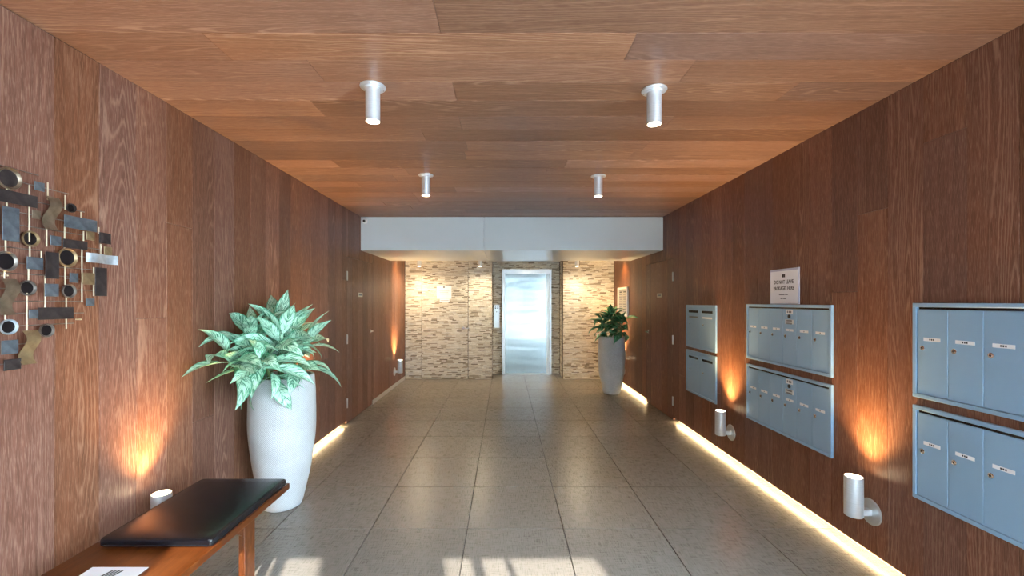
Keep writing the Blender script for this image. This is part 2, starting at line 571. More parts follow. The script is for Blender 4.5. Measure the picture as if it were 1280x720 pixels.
# ------------------------------------------------------------------ ceiling
ceil = box('ceiling', (XL - 0.12, XR + 0.12, YF, YS1, ZC + PT + 0.001, ZC + 0.12), 'backing')
tag(ceil, 'ceiling of brown oak planks running across the lobby', 'ceiling', kind='structure')
rg = random.Random(5)
fixed = {-2: [-0.27], -1: [-1.28, 0.56], 0: [-0.93, 0.90], 1: [-0.27, 1.53], 2: [-1.10], -3: [0.9]}
mceil = Euler((R(180), 0, 0))
y_first = 1.984
for k in range(-18, 20):
    y0 = y_first + 0.2 * k; y1 = y0 + 0.2
    y0, y1 = max(y0, YF), min(y1, YS0 + 0.02)
    if y1 - y0 < 0.02: continue
    if k in fixed: js = fixed[k]
    else:
        js = [rg.uniform(-1.6, -0.2)]
        if rg.random() < 0.7: js.append(js[0] + rg.uniform(1.0, 1.9))
    xs = [XL] + [j for j in js if j < XR - 0.2] + [XR]
    for a, b in zip(xs, xs[1:]):
        o = plank(ceil, b - a, y1 - y0, Vector(((a + b) / 2, (y0 + y1) / 2, ZC - rg.uniform(0, 0.001))) - ceil.location, mceil, 'ceil_wood')
ceil2 = box('ceiling', (XL - 0.1, XR + 0.1, YS1, YE + 0.30, ZC2, ZC2 + 0.1), 'white')
tag(ceil2, 'low plain ceiling in front of the stone wall', 'ceiling', kind='structure')

# dropped soffit (two laminate panels)
sof = empty('soffit_beam', (0, (YS0 + YS1) / 2, ZS))
tag(sof, 'pale grey laminate soffit beam dropped across the lobby ceiling', 'beam', kind='structure')
for a, b in ((XL + 0.002, -0.280), (-0.277, XR - 0.002)):
    box('panel', (a, b, YS0 - sof.location.y, YS1 - sof.location.y, 0.0, ZC - ZS - 0.003), 'soffit', sof, 0.003)

# ------------------------------------------------------------------ stone wall
def stone_strips(name, parent, rects, y_face, axis='y', seed=1):
    """Courses of thin split stone in world rectangles (u0,u1,z0,z1). axis y: faces -y; +x / -x: on a return."""
    rg = random.Random(seed)
    bm = bmesh.new()
    for (u0, u1, z0, z1) in rects:
        z = z0
        while z < z1 - 0.004:
            h = min(rg.choice((0.013, 0.016, 0.019, 0.023)), z1 - z)
            u = u0 - rg.uniform(0, 0.12)
            while u < u1 - 0.003:
                L = rg.uniform(0.045, 0.15)
                a, b = max(u, u0), min(u + L, u1)
                u += L
                if b - a < 0.006: continue
                d = rg.uniform(0.004, 0.013)
                if axis == 'y': bm_box(bm, a + 0.001, b - 0.001, y_face - d, y_face + 0.008, z + 0.001, z + h - 0.001)
                elif axis == '+x': bm_box(bm, y_face - 0.008, y_face + d, a + 0.001, b - 0.001, z + 0.001, z + h - 0.001)
                else: bm_box(bm, y_face - d, y_face + 0.008, a + 0.001, b - 0.001, z + 0.001, z + h - 0.001)
            z += h
    me = bm_done(bm, name)
    o = link(name, me, 'stone', parent)
    o.location = -Vector(parent.location)
    o['kind'] = 'stuff'
    return o

RX0, RX1 = -0.247, 1.128          # lift recess
JX0, JX1, JZ = -1.607, -0.711, 2.01   # concealed door
EX0, EX1, EZ = -0.055, 0.960, 2.165   # lift frame
wb = empty('wall_back', (0, YB, 0))
tag(wb, 'end wall of thin split-face cream and tan stone strips', 'wall', kind='structure')
def wbbox(b):
    x0, x1, y0, y1, z0, z1 = b
    return box('backing', (x0, x1, y0 - YB, y1 - YB, z0, z1), 'mortar', wb)
sy = YB + 0.018
wbbox((XL - 0.12, XR + 0.12, YE + 0.14, YE + 0.24, -0.008, ZC2))
wbbox((XL - 0.02, JX0 - 0.004, sy, sy + 0.1, 0, ZC2))
wbbox((JX0 - 0.004, JX1 + 0.004, sy, sy + 0.1, JZ + 0.004, ZC2))
wbbox((JX1 + 0.004, RX0, sy, sy + 0.1, 0, ZC2))
wbbox((RX1, XR + 0.02, sy, sy + 0.1, 0, ZC2))
wbbox((RX0 - 0.10, RX0 - 0.018, sy + 0.1, YE, 0, ZC2))
wbbox((RX1 + 0.018, RX1 + 0.10, sy + 0.1, YE, 0, ZC2))
wbbox((RX0 - 0.1, EX0, YE + 0.018, YE + 0.12, 0, ZC2))
wbbox((EX1, RX1 + 0.1, YE + 0.018, YE + 0.12, 0, ZC2))
wbbox((EX0, EX1, YE + 0.018, YE + 0.12, EZ, ZC2))
stone_strips('stone_strips', wb, [(XL + 0.004, JX0 - 0.004, 0.003, ZC2), (JX0 - 0.004, JX1 + 0.004, JZ + 0.004, ZC2),
                                  (JX1 + 0.004, RX0, 0.003, ZC2), (RX1, XR - 0.004, 0.003, ZC2)], sy, seed=3)
stone_strips('stone_strips', wb, [(RX0, EX0, 0.003, ZC2), (EX1, RX1, 0.003, ZC2), (EX0, EX1, EZ, ZC2)], YE + 0.018, seed=4)
stone_strips('stone_strips', wb, [(sy, YE, 0.003, ZC2)], RX0 - 0.014, '+x', 5)
stone_strips('stone_strips', wb, [(sy, YE, 0.003, ZC2)], RX1 + 0.014, '-x', 6)

# concealed stone door
d3 = empty('door_3', ((JX0 + JX1) / 2, sy, 0))
tag(d3, 'concealed door faced with the same stone strips, paper notice on it', 'door', kind='structure')
box('leaf', (JX0 - d3.location.x, JX1 - d3.location.x, 0.0, 0.05, 0.006, JZ), 'mortar', d3)
stone_strips('stone_strips', d3, [(JX0, JX1, 0.008, JZ)], sy, seed=9)
# slim metal edge on the opening side and top
box('edge_trim', (JX1 - d3.location.x - 0.003, JX1 - d3.location.x + 0.003, -0.014, 0.0, 0.006, JZ), 'dark_metal', d3)
box('edge_trim', (JX0 - d3.location.x - 0.003, JX0 - d3.location.x + 0.003, -0.006, 0.0, 0.006, JZ), 'dark_metal', d3)

def lever_handle(parent, loc, rot, flip=1):
    """Lever along local x, out of the door along local -y."""
    h = lathe('handle', [(0.026, 0), (0.026, 0.006), (0.022, 0.010), (0.009, 0.010), (0.009, 0.045)], 'chrome', parent, loc,
              (Matrix.Rotation(rot, 3, 'Z') @ Matrix.Rotation(R(90), 3, 'X')).to_euler(), 16)
    bm = bmesh.new()
    bm_box(bm, -0.012 if flip > 0 else -0.115, 0.115 if flip > 0 else 0.012, -0.009, 0.009, 0.036, 0.050)
    bmesh.ops.bevel(bm, geom=bm.edges[:], offset=0.003, segments=2, affect='EDGES')
    link('lever', bm_done(bm, 'lever'), 'chrome', h)
    return h
lever_handle(d3, (-0.803 - d3.location.x, -0.016, 0.99), 0, 1)

# lift door
d4 = empty('door_4', ((EX0 + EX1) / 2, YE, 0))
tag(d4, 'stainless steel elevator door in a bright metal frame', 'door', kind='structure')
cx = d4.location.x
box('frame_jamb', (EX0 - cx, EX0 - cx + 0.062, -0.03, 0.10, 0.0, EZ - 0.09), 'alu', d4, 0.003)
box('frame_jamb', (EX1 - cx - 0.052, EX1 - cx, -0.03, 0.10, 0.0, EZ - 0.09), 'alu', d4, 0.003)
box('frame_header', (EX0 - cx, EX1 - cx, -0.03, 0.10, EZ - 0.09, EZ), 'alu', d4, 0.003)
box('door_leaf', (EX0 - cx + 0.062, EX1 - cx - 0.10, 0.075, 0.10, 0.012, EZ - 0.09), 'steel', d4)
box('slide_panel', (EX1 - cx - 0.098, EX1 - cx - 0.052, 0.060, 0.098, 0.012, EZ - 0.09), 'alu', d4, 0.002)
box('sill', (EX0 - cx + 0.062, EX1 - cx - 0.052, -0.028, 0.10, 0.0, 0.010), 'alu', d4)

# ------------------------------------------------------------------ plank doors in the side walls
def plank_door(name, side, ys, label, y_sign, z_sign, y_handle, z_handle, hinge_y, hinge_zs):
    X = XL if side < 0 else XR
    y0, y1 = ys[0] + 0.004, ys[1] - 0.004
    s = side
    xs = sorted((X + s * 0.021, X + s * 0.055))
    root = box(name, (xs[0], xs[1], y0, y1, 0.008, DZ - 0.004), 'backing')
    tag(root, label, 'door', kind='structure')
    L = root.location
    n = 5
    wd = (y1 - y0) / n
    for i in range(n):
        plank(root, DZ - 0.014, wd, Vector((X, y0 + wd * (i + 0.5), (DZ + 0.006) / 2)) - L, plank_rot(s))
    for z in hinge_zs:
        hg = box('hinge', (X - s * 0.010 - L.x - 0.007, X - s * 0.010 - L.x + 0.007, hinge_y - 0.010 - L.y, hinge_y + 0.010 - L.y,
                      z - 0.058 - L.z, z + 0.058 - L.z), 'plate_alu', root, 0.003)
    # name plate with an illegible dark word
    sp = box('sign_plate', (X - s * 0.004 - L.x - 0.003, X - s * 0.004 - L.x + 0.003, y_sign - 0.085 - L.y, y_sign + 0.085 - L.y,
                       z_sign - 0.028 - L.z, z_sign + 0.028 - L.z), 'plaque', root, 0.001)
    box('lettering', (-s * 0.0032 - 0.0004, -s * 0.0032 + 0.0004, -0.062, 0.062, -0.010, 0.010), 'grey_ink', sp)
    lever_handle(root, Vector((X, y_handle, z_handle)) - L, R(90) if s < 0 else R(-90), -1 if s < 0 else 1)
    return root
plank_door('door_1', -1, DL, 'flush plank door in the left wall with small cream plaque', 5.63, 1.59, 6.04, 1.08, DL[0], (1.815, 1.04, 0.26))
plank_door('door_2', 1, DR, 'flush plank door in the right wall beyond the mailboxes', 5.78, 1.585, 6.22, 1.06, DR[0], (1.815, 1.02, 0.25))

# ------------------------------------------------------------------ entrance glazing behind the camera
fr = empty('window_1', (0, YF, 0))
tag(fr, 'glazed street entrance behind the viewpoint with aluminium frames', 'window', kind='structure')
box('header', (XL, XR, -0.10, 0.10, 2.30, ZC + 0.1), 'plate_alu', fr)
box('side_panel', (XL, -0.84, -0.06, 0.06, 0.0, 2.30), 'white', fr)  # added solid panel, keeps sun off the bench
for x in (-0.82, -0.51, -0.23, 0.40, 0.62, 0.80, 1.36, 1.74, XR - 0.03):
    wd = 0.022 if x != 0.80 else 0.008
    box('mullion', (x - wd, x + wd, -0.04, 0.04, 0.0, 2.30), 'plate_alu', fr)
for nm, a, b in (('entrance_column', 0.145, 0.775), ('entrance_column', 1.735, 3.45)):  # added unseen columns, placed to block sun and shape the floor patches
    c_ = box(nm, (a, b, YF - 1.7, YF - 1.35, -0.02, 5.6), 'white', None, 0.01)
    tag(c_, 'pale %s column outside the entrance behind the viewpoint' % ('narrow' if b < 1 else 'wide'), 'column', kind='structure')
fac = box('wall_opposite', (-9.0, 11.0, YF - 17.0, YF - 16.0, -0.02, 7.5), varied('grey_green_render', (0.13, 0.17, 0.14), (0.20, 0.25, 0.21), 0.4, 0.9))  # added front for the lift door to reflect in place of bare sky
tag(fac, 'grey-green building front across the street behind the viewpoint', 'building', kind='structure')
for i_ in range(7):
    for j_ in range(2):
        box('window', (-8.6 + i_ * 2.8, -7.2 + i_ * 2.8, 0.49, 0.56, -2.6 + j_ * 3.2, -0.9 + j_ * 3.2), 'black_plastic', fac)
ow = box('wall_outside', (-3.4, XL - 0.15, YF - 9.0, YF - 0.1, -0.02, 5.0), 'backing')  # added unseen mass, cuts sky light so the right wall stays darker
tag(ow, 'dark side wall outside the entrance behind the viewpoint', 'wall', kind='structure')

def glass_mat():
    m = NT('clear_glass')
    t = m.t
    tr = m.n('ShaderNodeBsdfTransparent'); gl = m.n('ShaderNodeBsdfGlossy'); gl.inputs['Roughness'].default_value = 0.02
    mx = m.n('ShaderNodeMixShader'); mx.inputs[0].default_value = 0.06
    m.l(tr.outputs[0], mx.inputs[1]); m.l(gl.outputs[0], mx.inputs[2])
    m.l(mx.outputs[0], m.out.inputs['Surface'])
    return m.m
M['glass'] = glass_mat()
pxs = [-0.80, -0.53, -0.49, -0.25, -0.21, 0.38, 0.42, 0.60, 0.64, 0.79, 0.81, 1.34, 1.38, 1.72, 1.76, XR - 0.05]
for a, b in zip(pxs[0::2], pxs[1::2]):
    box('pane', (a, b, -0.004, 0.004, 0.0, 2.30), 'glass', fr)
w2 = empty('window_2', (XR, 0, 0))  # added window, brightens the left wall from out of view
tag(w2, 'glazed bay in the right wall beside the viewpoint, outside the picture', 'window', kind='structure')
box('header', (0.0, 0.10, BAY[0], BAY[1], 2.42, ZC + 0.1), 'plate_alu', w2)
for y in (BAY[0] + 0.03, 0.15, BAY[1] - 0.03): box('mullion', (0.0, 0.08, y - 0.022, y + 0.022, 0.0, 2.42), 'plate_alu', w2)
for a, b in ((BAY[0] + 0.052, 0.128), (0.172, BAY[1] - 0.052)): box('pane', (0.036, 0.044, a, b, 0.0, 2.42), 'glass', w2)
g2 = box('ground', (2.31, 14, YF - 0.05, 6.0, -0.2, -0.02), varied('pale_pavement_side', (0.34, 0.33, 0.31), (0.46, 0.45, 0.43), 1.5, 0.85))
tag(g2, 'pale pavement outside the right-hand glazed bay', 'ground', kind='structure')
gr = box('ground', (-14, 14, -22, YF - 0.05, -0.2, -0.02), varied('pale_pavement', (0.34, 0.33, 0.31), (0.46, 0.45, 0.43), 1.5, 0.85))
tag(gr, 'pale pavement outside the entrance behind the viewpoint', 'ground', kind='structure')

# ------------------------------------------------------------------ lamps
def spot(parent, loc, down, power, size, blend, col, radius=0.02):
    d = bpy.data.lights.new('bulb', 'SPOT')
    d.energy = power; d.spot_size = R(size); d.spot_blend = blend; d.color = col; d.shadow_soft_size = radius
    o = bpy.data.objects.new('bulb', d)
    COL.objects.link(o); o.parent = parent
    o.location = loc
    o.rotation_euler = (0, 0, 0) if down else (R(180), 0, 0)
    return o

def ceiling_lamp(x, y, zc, label, power, length=0.185, r=0.038, cone=120, col=(1.0, 0.74, 0.46)):
    root = empty('ceiling_spotlight', (x, y, zc))
    tag(root, label, 'lamp', 'cylinder spotlights under the ceilings')
    lathe('flange', [(0.066, 0.0), (0.067, -0.004), (0.064, -0.008), (0.045, -0.009), (0.045, -0.014), (0.036, -0.016)], 'alu', root)
    lathe('tube', [(r * 0.92, -0.012), (r, -0.016), (r, -length), (r - 0.004, -length), (r - 0.004, -length + 0.010)], 'alu', root, cap1=False)
    lathe('lens', [(r - 0.004, -length + 0.007), (r - 0.0045, -length + 0.004), (0.004, -length + 0.003)], 'lens', root)
    for k in range(3):
        a = R(30 + 120 * k)
        lathe('screw', [(0.004, 0), (0.004, -0.0105), (0.002, -0.0115)], 'chrome', root, (0.056 * math.cos(a), 0.056 * math.sin(a), 0), n=8)
    spot(root, (0, 0, -length - 0.003), True, power, cone, 1.0, col)
CL = [(-0.696, 2.228, 'cylinder ceiling spotlight nearest on the left, toward the bench side', 8),
      (0.800, 2.262, 'cylinder ceiling spotlight nearest on the right', 8),
      (-0.707, 3.785, 'cylinder ceiling spotlight of the left pair, nearer the soffit beam', 9),
      (0.845, 3.815, 'cylinder ceiling spotlight of the right pair, nearer the soffit beam', 9)]
for x, y, lb, p in CL: ceiling_lamp(x, y, ZC - 0.001, lb, p)
for x, lb in ((-1.60, 'small spotlight washing the stone wall beside its left corner'), (-0.46, 'small spotlight washing the stone wall left of the elevator'),
              (1.35, 'small spotlight washing the stone wall right of the elevator')):
    ceiling_lamp(x * 0.98, 7.74, ZC2 - 0.001, lb, 18, cone=168, col=(1.0, 0.82, 0.56))

def recessed(x, y, label, power, col):
    root = empty('recessed_downlight', (x, y, ZC2 - 0.0005))
    tag(root, label, 'lamp', 'flush downlights hidden above the soffit edge')
    lathe('trim_ring', [(0.036, 0.0), (0.055, 0.0), (0.054, -0.004), (0.040, -0.005), (0.036, -0.003)], 'white', root, cap0=False, cap1=False)
    lathe('lens', [(0.036, -0.0005), (0.036, -0.002), (0.002, -0.002)], 'lens', root)
    spot(root, (0, 0, -0.008), True, power, 118, 0.9, col)
recessed(0.44, 8.42, 'flush downlight in the ceiling right above the elevator door', 10, (1.0, 0.80, 0.52))
recessed(1.93, 7.45, 'flush downlight beside the right wall above the directory board', 18, (1.0, 0.52, 0.17))
recessed(-1.76, 7.45, 'flush downlight beside the left wall near the stone corner', 9, (1.0, 0.52, 0.17))

def sconce(side, y, z, label, power):
    X = XL if side < 0 else XR
    s = side
    root = empty('wall_uplight', (X - s * 0.0015, y, z))
    tag(root, label, 'wall lamp', 'tube uplights on the side walls')
    inward = R(-90) if s > 0 else R(90)
    lathe('wall_plate', [(0.074, 0), (0.074, 0.004), (0.070, 0.007), (0.02, 0.008)], 'plate_alu', root, rot=(0, inward, 0))
    xs = sorted((-s * 0.006, -s * 0.085))
    box('arm', (xs[0], xs[1], -0.018, 0.018, -0.018, 0.016), 'alu', root, 0.002)
    tx = -s * 0.100
    r, z0, z1 = 0.046, -0.022, 0.205
    lathe('tube', [(r * 0.3, z0 - 0.002), (r * 0.94, z0), (r, z0 + 0.004), (r, z1), (r - 0.005, z1), (r - 0.005, z1 - 0.014)], 'alu', root, (tx, 0, 0), cap1=False)
    lathe('lens', [(0.004, z1 - 0.010), (r - 0.006, z1 - 0.010), (r - 0.005, z1 - 0.012)], 'lens', root, (tx, 0, 0))
    spot(root, (tx, 0, z1 - 0.004), False, power * 0.30, 104, 0.30, WARM, 0.018)
    spot(root, (tx, 0, z1 - 0.004), False, power * 4.2, 92, 1.0, WARM, 0.018)
sconce(1, 2.444, 0.285, 'silver tube uplight under the mailboxes, nearest on the right wall', 6)
sconce(1, 3.955, 0.275, 'silver tube uplight on the right wall between the mailbox banks', 10)
sconce(-1, 2.25, 0.275, 'silver tube uplight on the left wall behind the bench', 6)
sconce(-1, 7.38, 0.275, 'silver tube uplight on the left wall beside the stone wall', 12)
sconce(-1, 3.955, 0.275, 'silver tube uplight hidden behind the large potted plant', 12)
sconce(1, 7.50, 0.275, 'silver tube uplight hidden behind the far planter', 12)

# ------------------------------------------------------------------ mailboxes on the right wall
def local_box(name, parent, b, mat, bevel=0.0):
    return box(name, b, mat, parent, bevel)

def mail_bank(y_near, y_far, z0, z1, cols, label, style, marks=True):
    """Front panel facing -x. Local y runs along the wall, local z up."""
    D = 0.016
    root = empty('mailbox_bank', (XR - 0.0015, (y_near + y_far) / 2, (z0 + z1) / 2))
    tag(root, label, 'mailbox', 'apartment mailbox banks')
    W, Hh = (y_far - y_near), (z1 - z0)
    fw = 0.020
    local_box('back_panel', root, (-0.006, 0.0, -W / 2, W / 2, -Hh / 2, Hh / 2), 'mail')
    for nm, b in (('frame_rail', (-D, -0.006, -W / 2, W / 2, Hh / 2 - fw, Hh / 2)), ('frame_rail', (-D, -0.006, -W / 2, W / 2, -Hh / 2, -Hh / 2 + fw)),
                  ('frame_stile', (-D, -0.006, -W / 2, -W / 2 + fw, -Hh / 2 + fw, Hh / 2 - fw)), ('frame_stile', (-D, -0.006, W / 2 - fw, W / 2, -Hh / 2 + fw, Hh / 2 - fw))):
        local_box(nm, root, b, 'mail', 0.0015)
    iw = W - 2 * fw - 0.004
    ih = Hh - 2 * fw - 0.006
    dw = iw / cols
    for c in range(cols):
        # column 0 is the farthest from the camera (left in the picture)
        yc = W / 2 - fw - 0.002 - dw * (c + 0.5)
        door = local_box('door', root, (-0.0125, -0.0062, yc - dw / 2 + 0.0012, yc + dw / 2 - 0.0012, -ih / 2, ih / 2 - (0.012 if style != 'parcel' else 0.004)), 'mail', 0.0012)
        oz = door.location.z
        if style == 'letter':
            lz, kz = 0.045 - oz, -0.002 - oz
            if marks == 'near':
                lz, kz = 0.065, 0.020
            lab = local_box('name_label', door, (-0.0042, -0.0030, -dw * 0.27, dw * 0.27, lz - 0.0085, lz + 0.0085), 'paper')
            for q in (-1, 0, 1) if marks == 'near' else (0,):
                local_box('lettering', lab, (-0.0010, -0.0006, q * 0.009 - 0.003, q * 0.009 + 0.003, -0.004, 0.004), 'ink')
            lk = lathe('lock', [(0.012, 0), (0.012, 0.004), (0.009, 0.006), (0.004, 0.006)], 'chrome', door, (-0.003, dw * 0.30, kz), (0, R(-90), 0), 16)
            lathe('keyhole', [(0.0045, 0.006), (0.0045, 0.0068)], 'ink', lk, n=10)
            if marks == 'master' and c == 3:
                t = local_box('carrier_label', door, (-0.0042, -0.0030, -0.036, 0.036, Hh * 0.36, Hh * 0.36 + 0.034), 'paper')
                for q in range(3):
                    local_box('lettering', t, (-0.0010, -0.0006, -0.022 + q * 0.018, -0.010 + q * 0.018, -0.008, 0.008), 'grey_ink')
                lk2 = lathe('master_lock', [(0.014, 0), (0.014, 0.005), (0.010, 0.007)], 'dark_metal', door, (-0.003, 0.002, Hh * 0.325), (0, R(-90), 0), 16)
                pl = local_box('steel_plate', door, (-0.006, -0.0030, -0.044, 0.044, Hh * 0.205, Hh * 0.275), 'plate_alu', 0.001)
                for q in range(2):
                    local_box('lettering', pl, (-0.0022, -0.0016, -0.030, 0.030, -0.018 + q * 0.020, -0.006 + q * 0.020), 'grey_ink')
        else:
            local_box('slot', door, (-0.0038, -0.0030, -dw * 0.36, dw * 0.36, ih / 2 - 0.060, ih / 2 - 0.034), 'black_plastic')
            local_box('slot_flap', door, (-0.010, -0.0030, -dw * 0.38, dw * 0.38, ih / 2 - 0.034, ih / 2 - 0.028), 'mail')
            lk = lathe('lock', [(0.010, 0), (0.010, 0.004), (0.007, 0.006), (0.003, 0.006)], 'chrome', door, (-0.003, dw * 0.26, 0.03), (0, R(-90), 0), 16)
            if z0 > 0.8:
                local_box('name_label', door, (-0.0042, -0.0030, -dw * 0.33, dw * 0.33, ih / 2 - 0.118, ih / 2 - 0.100), 'paper' if c == 1 else 'grey_ink')
    if style == 'letter':
        local_box('top_slot', root, (-0.0095, -0.0064, -W / 2 + fw + 0.01, W / 2 - fw - 0.01, Hh / 2 - fw - 0.012, Hh / 2 - fw - 0.001), 'black_plastic')  # black strip drawn as the shade under the top rail
    return root
mail_bank(4.215, 4.900, 0.985, 1.462, 2, 'upper two-door parcel mailbox nearest the plank door', 'parcel')
mail_bank(4.215, 4.900, 0.475, 0.950, 2, 'lower two-door parcel mailbox nearest the plank door', 'parcel')
mail_bank(2.722, 3.678, 1.010, 1.478, 6, 'upper six-door mailbox bank under the packages sign', 'letter', 'master')
mail_bank(2.722, 3.678, 0.490, 0.962, 6, 'lower six-door mailbox bank under the packages sign', 'letter', 'master')
mail_bank(1.236, 2.180, 1.012, 1.493, 6, 'upper mailbox bank at the right edge, cut off by the picture', 'letter', 'near')
mail_bank(1.236, 2.180, 0.495, 0.970, 6, 'lower mailbox bank at the right edge, cut off by the picture', 'letter', 'near')

# sign standing on the middle bank
sg = empty('notice_sign', (XR - 0.0015, 3.195, 1.4805))
tag(sg, 'white acrylic sign reading DO NOT LEAVE PACKAGES HERE on the mailboxes', 'sign')
SW, SH = 0.330, 0.268
box('holder', (-0.007, -0.001, -SW / 2, SW / 2, 0.0, SH), 'acrylic_frame', sg, 0.001)
sheet = box('sheet', (-0.0085, -0.007, -SW / 2 + 0.012, SW / 2 - 0.006, 0.006, SH - 0.016), 'paper', sg)
def wall_text(parent, s, size, z, bold=0.0, mat='ink', y=0.0, sx=1.0):
    me = text_mesh('lettering', s, size, bold=bold)
    # text x -> world -y (reads from the far end to the near end), text y -> z, normal -> -x
    m3 = Matrix(((0.0, 0.0, -1.0), (-1.0, 0.0, 0.0), (0.0, 1.0, 0.0)))
    o = link('lettering', me, mat, parent, (-0.0014, y, z), m3.to_euler())
    o.scale = (sx, 1, 1)
    return o
wall_text(sheet, 'DO NOT LEAVE', 0.040, 0.038, 0.0006, sx=0.78)
wall_text(sheet, 'PACKAGES HERE', 0.040, -0.010, 0.0006, sx=0.78)
for q in range(2): box('emblem', (-0.0016, -0.0008, -0.017 + q * 0.018, -0.001 + q * 0.018, 0.074, 0.098), 'ink', sheet)
for z, ws in ((-0.056, (-0.050, -0.018, -0.012, 0.052)), (-0.086, (-0.030, 0.002, 0.007, 0.034))):
    for a, b in zip(ws[0::2], ws[1::2]):
        box('small_print', (-0.0014, -0.0008, a, b, z - 0.004, z + 0.004), 'grey_ink', sheet)

# directory board beyond the right door
db = empty('directory_board', (XR - 0.0015, 7.52, 1.50))
tag(db, 'white framed directory board on the right wall behind the far plant', 'board')
W2, H2 = 0.30, 0.255
for b in ((-0.035, 0, -W2, W2, H2 - 0.035, H2), (-0.035, 0, -W2, W2, -H2, -H2 + 0.035)): box('frame_rail', b, 'white', db, 0.002)
for b in ((-0.035, 0, -W2, -W2 + 0.035, -H2 + 0.035, H2 - 0.035), (-0.035, 0, W2 - 0.035, W2, -H2 + 0.035, H2 - 0.035)): box('frame_stile', b, 'white', db, 0.002)
bd = box('board', (-0.022, -0.001, -W2 + 0.035, W2 - 0.035, -H2 + 0.035, H2 - 0.035), plain('grey_letter_board', (0.42, 0.42, 0.40), 0.6), db)
for c in range(2):
    for q in range(9):
        yy = -0.12 + c * 0.24
        box('name_strip', (-0.0125, -0.0105, yy - 0.09, yy + 0.06 + 0.02 * ((q * 7) % 3), 0.17 - q * 0.043 - 0.008, 0.17 - q * 0.043 + 0.008), 'ink' if q == 0 else 'grey_ink', bd)

# ------------------------------------------------------------------ elevator call panel, notices, camera
cp = empty('elevator_call_panel', (-0.168, YE - 0.0005, 1.20))
tag(cp, 'brushed metal elevator call panel left of the lift door', 'call panel')
box('plate', (-0.058, 0.058, -0.012, 0.0, -0.235, 0.235), 'plate_alu', cp, 0.003)
for sx in (-0.022, 0.022):
    bt = lathe('button', [(0.013, 0), (0.013, 0.005), (0.010, 0.007)], 'dark_metal', cp, (sx, -0.012, 0.165), (R(90), 0, 0), 14)
    box('indicator', (sx - 0.006, sx + 0.006, -0.0135, -0.0115, 0.190, 0.215), 'ink', cp)
lathe('key_switch', [(0.010, 0), (0.010, 0.004)], 'dark_metal', cp, (0, -0.012, 0.09), (R(90), 0, 0), 12)

def paper(name, x0, x1, z0, z1, y, label, marks):
    o = box(name, (x0, x1, y - 0.003, y, z0, z1), 'paper')
    tag(o, label, 'notice')
    c = o.location
    for (a, b, e, f, m) in marks:
        box('print', (a - c.x, b - c.x, -0.0022, -0.0014, e - c.z, f - c.z), m, o)
    return o
py = sy - 0.0185
paper('paper_notice', -1.315, -1.030, 1.555, 1.810, py, 'larger white paper notice taped to the stone door',
      [(-1.19, -1.16, 1.765, 1.79, 'ink'), (-1.28, -1.07, 1.70, 1.706, 'grey_ink'), (-1.26, -1.09, 1.67, 1.676, 'grey_ink'), (-1.28, -1.07, 1.64, 1.646, 'grey_ink')])
paper('paper_notice', -1.255, -1.070, 1.487, 1.552, py, 'small white slip taped just below the larger notice', [(-1.24, -1.085, 1.517, 1.524, 'grey_ink')])

sc = empty('security_camera', (-1.862, YS0 - 0.0005, 2.575))
tag(sc, 'small white security camera at the left end of the soffit beam', 'camera')
lathe('mount', [(0.030, 0), (0.030, 0.008), (0.018, 0.012)], 'white', sc, (0, 0, 0.012), (R(90), 0, 0), 20)
lathe('body', [(0.012, 0.0), (0.028, 0.004), (0.036, 0.018), (0.038, 0.05), (0.034, 0.075), (0.024, 0.086), (0.016, 0.088)], 'white', sc, (0, -0.008, 0.004), (R(102), 0, R(8)), 24)
lathe('camera_lens', [(0.017, 0), (0.017, 0.006), (0.010, 0.010)], 'black_plastic', sc, (0.011, -0.092, -0.014), (R(102), 0, R(8)), 20)

# ------------------------------------------------------------------ bench with cushion
bx0, bx1, by0, by1, bz = -1.765, -1.235, 0.90, 2.425, 0.460
be = empty('bench', ((bx0 + bx1) / 2, (by0 + by1) / 2, 0))
tag(be, 'red-brown hardwood bench along the left wall under the wall sculpture', 'bench')
bl, bw = by1 - by0, bx1 - bx0
me = boxes_mesh('seat_slab', [(-bl / 2, bl / 2, -bw / 2, bw / 2, -0.034, 0)], 0.004, 2)
link('seat_slab', me, 'bench_wood', be, (0, 0, bz), (0, 0, R(90)))
def bench_post(x0, x1, y0, y1):
    m = boxes_mesh('leg', [(-(bz - 0.034) / 2, (bz - 0.034) / 2, -(x1 - x0) / 2, (x1 - x0) / 2, -(y1 - y0) / 2, (y1 - y0) / 2)], 0.002)
    return link('leg', m, 'bench_wood', be, ((x0 + x1) / 2 - be.location.x, (y0 + y1) / 2 - be.location.y, (bz - 0.034) / 2), (R(90), R(-90), 0))
for x0 in (-1.300, -1.730):
    for y0 in (2.062, 1.08):
        bench_post(x0, x0 + 0.030, y0, y0 + 0.085)
for y0 in (2.085, 1.10):
    m = boxes_mesh('cross_rail', [(-0.20, 0.20, -0.012, 0.012, -0.035, 0.035)], 0.002)
    link('cross_rail', m, 'bench_wood', be, (-1.500 - be.location.x, y0 + 0.03 - be.location.y, bz - 0.034 - 0.036), (0, 0, 0))
for x0 in (-1.312, -1.704):
    bm = bmesh.new()
    sgn = 1
    pts = [(0, 0, 0), (0, -0.075, 0), (0, 0, -0.07)]
    vs = [bm.verts.new((p[0] + dx, p[1], p[2])) for dx in (-0.009, 0.009) for p in pts]
    for f in ((0, 2, 1), (3, 4, 5), (0, 1, 4, 3), (1, 2, 5, 4), (2, 0, 3, 5)): bm.faces.new([vs[i] for i in f])
    link('corner_brace', bm_done(bm, 'corner_brace'), 'bench_wood', be, (x0 + 0.02 - be.location.x, 2.0615 - be.location.y, bz - 0.0345))

